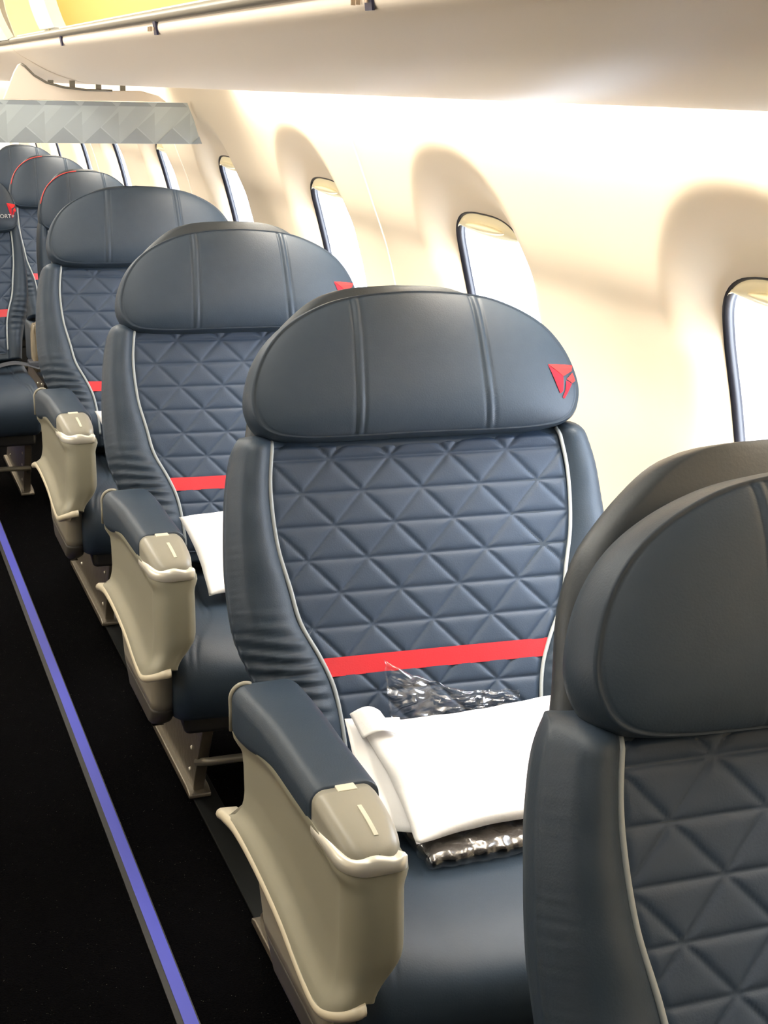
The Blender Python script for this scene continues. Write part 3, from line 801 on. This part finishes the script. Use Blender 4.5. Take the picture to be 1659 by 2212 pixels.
SEAT_X, SEAT_Y, PITCH = .812, 1.7461, 1.0172
s0 = build_seat('first')
G1 = 'navy quilted single seats in a row along the windows'
L1 = ['nearest navy leather seat, cut off by the lower right corner of the photo',
      'large navy quilted seat in the centre holding the biggest white pillow and plastic-wrapped blanket',
      'navy quilted single seat directly behind the big centre one, smaller in the photo',
      'furthest navy single seat, last one before the patterned divider, smallest armrest']
firsts = []
for k_ in range(4):
    o = s0 if k_ == 0 else copy_tree(s0)
    yw = math.radians(-4.5); pv = Vector((0, .15, 0)); rr = Matrix.Rotation(yw, 3, 'Z')
    o.rotation_euler = (0, 0, yw); o.location = Vector((SEAT_X, SEAT_Y+(k_-1)*PITCH, 0))+pv-rr@pv
    tag(o, L1[k_], 'seat', G1); firsts.append(o)
for o, dz in zip(firsts, (0, .006, -.006, .006)):
    yw = o.rotation_euler.z; pv = Vector((0, .15, 0)); ri = Matrix.Rotation(-yw, 3, 'Z')
    for ch in o.children:      # armrest units stay square to the aisle
        if ch.name.split('.')[0] in ('armrest', 'seat_leg', 'baggage_bar'): ch.rotation_euler = (0, 0, -yw); ch.location = pv-ri@pv
    for ch in o.children:
        if ch.name.split('.')[0] in ('headrest',): ch.location = (0, dz*SLOPE, dz)
e0 = build_seat('economy')
G2 = 'navy economy seats behind the divider'
EC = [(.448, 5.10, 'navy aisle seat at the left edge with red emblem and white lettering on its headrest'),
      (.880, 5.10, 'red-piped navy headrest seat just behind the last single seat, by the window'),
      (.885, 6.02, 'second red-piped navy window seat behind the divider'),
      (.885, 6.90, 'rearmost navy seat, its headrest touching the underside of the patterned divider')]
for i, (x, y, lb) in enumerate(EC):
    o = e0 if i == 0 else copy_tree(e0)
    o.location = (x, y, 0); tag(o, lb, 'seat', G2)
    if i == 3:      # the rearmost one shows no red piping
        for ch in list(o.children):
            for g in list(ch.children):
                if g.name.startswith('red_piping'): bpy.data.objects.remove(g)

# ------------------------------------------------------------ pillows, blankets, belt
def pillow(name, label, corners, thick, seed, flap=False, nx=46, ny=46):
    """corners: back-left, back-right, front-right, front-left (world)"""
    bl, br, frr, fl_ = [Vector(c) for c in corners]
    cen = (bl+br+frr+fl_)/4; root = empty(name, cen)
    nrm = ((br-bl).cross(fl_-bl)).normalized()
    if nrm.z < 0: nrm = -nrm
    V = []
    for s in (1, -1):
        for i in range(nx):
            u = i/(nx-1)
            for j in range(ny):
                v = j/(ny-1); p = (bl*(1-u)+br*u)*(1-v)+(fl_*(1-u)+frr*u)*v
                e = (4*u*(1-u))**.38*(4*v*(1-v))**.38
                n1 = noise.noise(Vector((u*3+seed, v*3, s)))*.35+noise.noise(Vector((u*9+seed, v*9, s*2)))*.08
                # pull the edge midpoints in a little as stuffing does
                pin = .010*math.sin(math.pi*u)*(v-.5)*2*-1; p = p+(fl_-bl).normalized()*pin+(br-bl).normalized()*(-.008*math.sin(math.pi*v)*(u-.5)*2)
                V.append(p+nrm*(s*thick*.5*e*(1+n1))+nrm*.004*noise.noise(Vector((u*6, v*6, seed)))-cen)
    F = grid_faces(nx, ny)+[tuple(q+nx*ny for q in f) for f in grid_faces(nx, ny, flip=True)]
    o = mesh_obj('pillow_body', V, F, M['pillow'], root)
    import bmesh
    bm = bmesh.new(); bm.from_mesh(o.data); bmesh.ops.remove_doubles(bm, verts=bm.verts[:], dist=.0003); bmesh.ops.recalc_face_normals(bm, faces=bm.faces[:]); bm.to_mesh(o.data); bm.free()
    tag(root, label, 'pillow', 'white pillows on the single seats')
    return root, cen, nrm
def S(k, x, y, z): return (SEAT_X+x, SEAT_Y+(k-1)*PITCH+y, z)
pl, pc, pn = pillow('pillow', 'largest white pillow, on the centre seat with a folded flap at its left', [S(1, -.165, -.03, .575), S(1, .165, -.02, .570), S(1, .150, -.225, .490), S(1, -.150, -.225, .484)], .055, 1)
def sheet(name, pts_fn, nx, ny, m, parent, th=.0012):
    V = []
    for i in range(nx):
        for j in range(ny): V.append(pts_fn(i/(nx-1), j/(ny-1)))
    o = mesh_obj(name, V, grid_faces(nx, ny), m, parent)
    so = o.modifiers.new('thickness', 'SOLIDIFY'); so.thickness = th
    return o
def flap(u, v):
    a = Vector(S(1, -.172, -.016, .585)); b_ = Vector(S(1, -.130, -.026, .588)); c = Vector(S(1, -.122, -.075, .572)); d = Vector(S(1, -.168, -.060, .566))
    p = (a*(1-u)+b_*u)*(1-v)+(d*(1-u)+c*u)*v
    return p+Vector((0, -.006, .012))*math.sin(math.pi*u)-pc
sheet('pillowcase_flap', flap, 14, 14, M['pillow'], pl)
def under(u, v):
    a = Vector(S(1, -.178, -.010, .575)); b_ = Vector(S(1, -.10, -.03, .575)); c = Vector(S(1, -.10, -.20, .475)); d = Vector(S(1, -.165, -.16, .470))
    p = (a*(1-u)+b_*u)*(1-v)+(d*(1-u)+c*u)*v
    return p+Vector((-.010, 0, 0))*math.sin(math.pi*v)*(1-u)+Vector((0, 0, .004))*math.sin(v*9)*(1-u)-pc
sheet('pillowcase_hem', under, 16, 20, M['pillow'], pl)
pillow('pillow', 'white pillow on the seat behind the centre one, next to its grey armrest end', [S(2, -.185, -.005, .575), S(2, .15, -.01, .600), S(2, .14, -.20, .480), S(2, -.172, -.205, .468)], .05, 5)
pillow('pillow', 'smallest white pillow, on the furthest single seat, mostly hidden', [S(3, -.185, -.01, .575), S(3, .15, -.01, .590), S(3, .14, -.20, .480), S(3, -.170, -.205, .470)], .05, 9)
# blanket in clear plastic under the big pillow
bk_ = empty('wrapped_blanket', S(1, 0, -.14, .455)); tag(bk_, 'dark folded blanket in a crinkled clear plastic bag under the largest pillow', 'blanket')
def lump(name, half, m, parent, amp, seed, nx=70, ny=50, off=(0, 0, 0)):
    V = []; hx, hy, hz = half
    for s in (1, -1):
        for i in range(nx):
            u = -1+2*i/(nx-1)
            for j in range(ny):
                v = -1+2*j/(ny-1); e = ((1-u**8)*(1-v**8))**.4
                q = noise.noise(Vector((u*7+seed, v*7, s)))+.5*noise.noise(Vector((u*16+seed, v*16, s)))
                V.append((off[0]+u*hx+amp*.7*noise.noise(Vector((u*4, v*6, seed))), off[1]+v*hy+amp*noise.noise(Vector((u*9, v*3, seed+4))), off[2]+s*hz*e+amp*q*e))
    o = mesh_obj(name, V, grid_faces(nx, ny)+[tuple(q+nx*ny for q in f) for f in grid_faces(nx, ny, flip=True)], m, parent)
    import bmesh
    bm = bmesh.new(); bm.from_mesh(o.data); bmesh.ops.remove_doubles(bm, verts=bm.verts[:], dist=.0003); bmesh.ops.recalc_face_normals(bm, faces=bm.faces[:]); bm.to_mesh(o.data); bm.free()
    return o
lump('blanket_fold', (.130, .088, .011), M['blanket'], bk_, .004, 2, off=(0, -.004, .004))
lump('plastic_bag', (.140, .100, .0155), M['film'], bk_, .0045, 7, 90, 60, off=(0, -.006, .004))
def film_top(u, v):
    x = -.100+.215*u; z = .548+(.066*(1-u)**2.2+.026)*v; q = noise.noise(Vector((u*9, v*7, 3)))
    y = .055+SLOPE*(z-.64)-.016-.012*abs(q)-.006*math.sin(u*14)*v
    p = Vector(S(1, x+.006*q, y, z+.004*noise.noise(Vector((u*14, v*3, 8)))))
    return p-Vector(S(1, 0, -.14, .455))
sheet('plastic_bag_end', film_top, 50, 24, M['film'], bk_, .0006)
# things on the economy seats
cb = empty('folded_blanket', (.648, 4.975, .447)); tag(cb, 'tan folded blanket in the narrow gap beside the left edge aisle seat', 'blanket')
o = lump('blanket_body', (.032, .030, .084), M['tan'], cb, .009, 4, 40, 40, off=(0, 0, .085))
sb = empty('seat_belt', (.50, 4.98, .46)); tag(sb, 'dark seat belt strap lying across the left edge aisle seat cushion', 'seat belt')
sheet('belt_strap', lambda u, v: (-.14+.30*u, -.04+.045*v+.03*math.sin(u*5), .006+.016*abs(math.sin(u*7))+.003*v), 40, 6, M['belt'], sb, .002)
box('buckle', (.10, -.045, .008), (.155, .01, .028), M['belt'], sb, bev=.004)
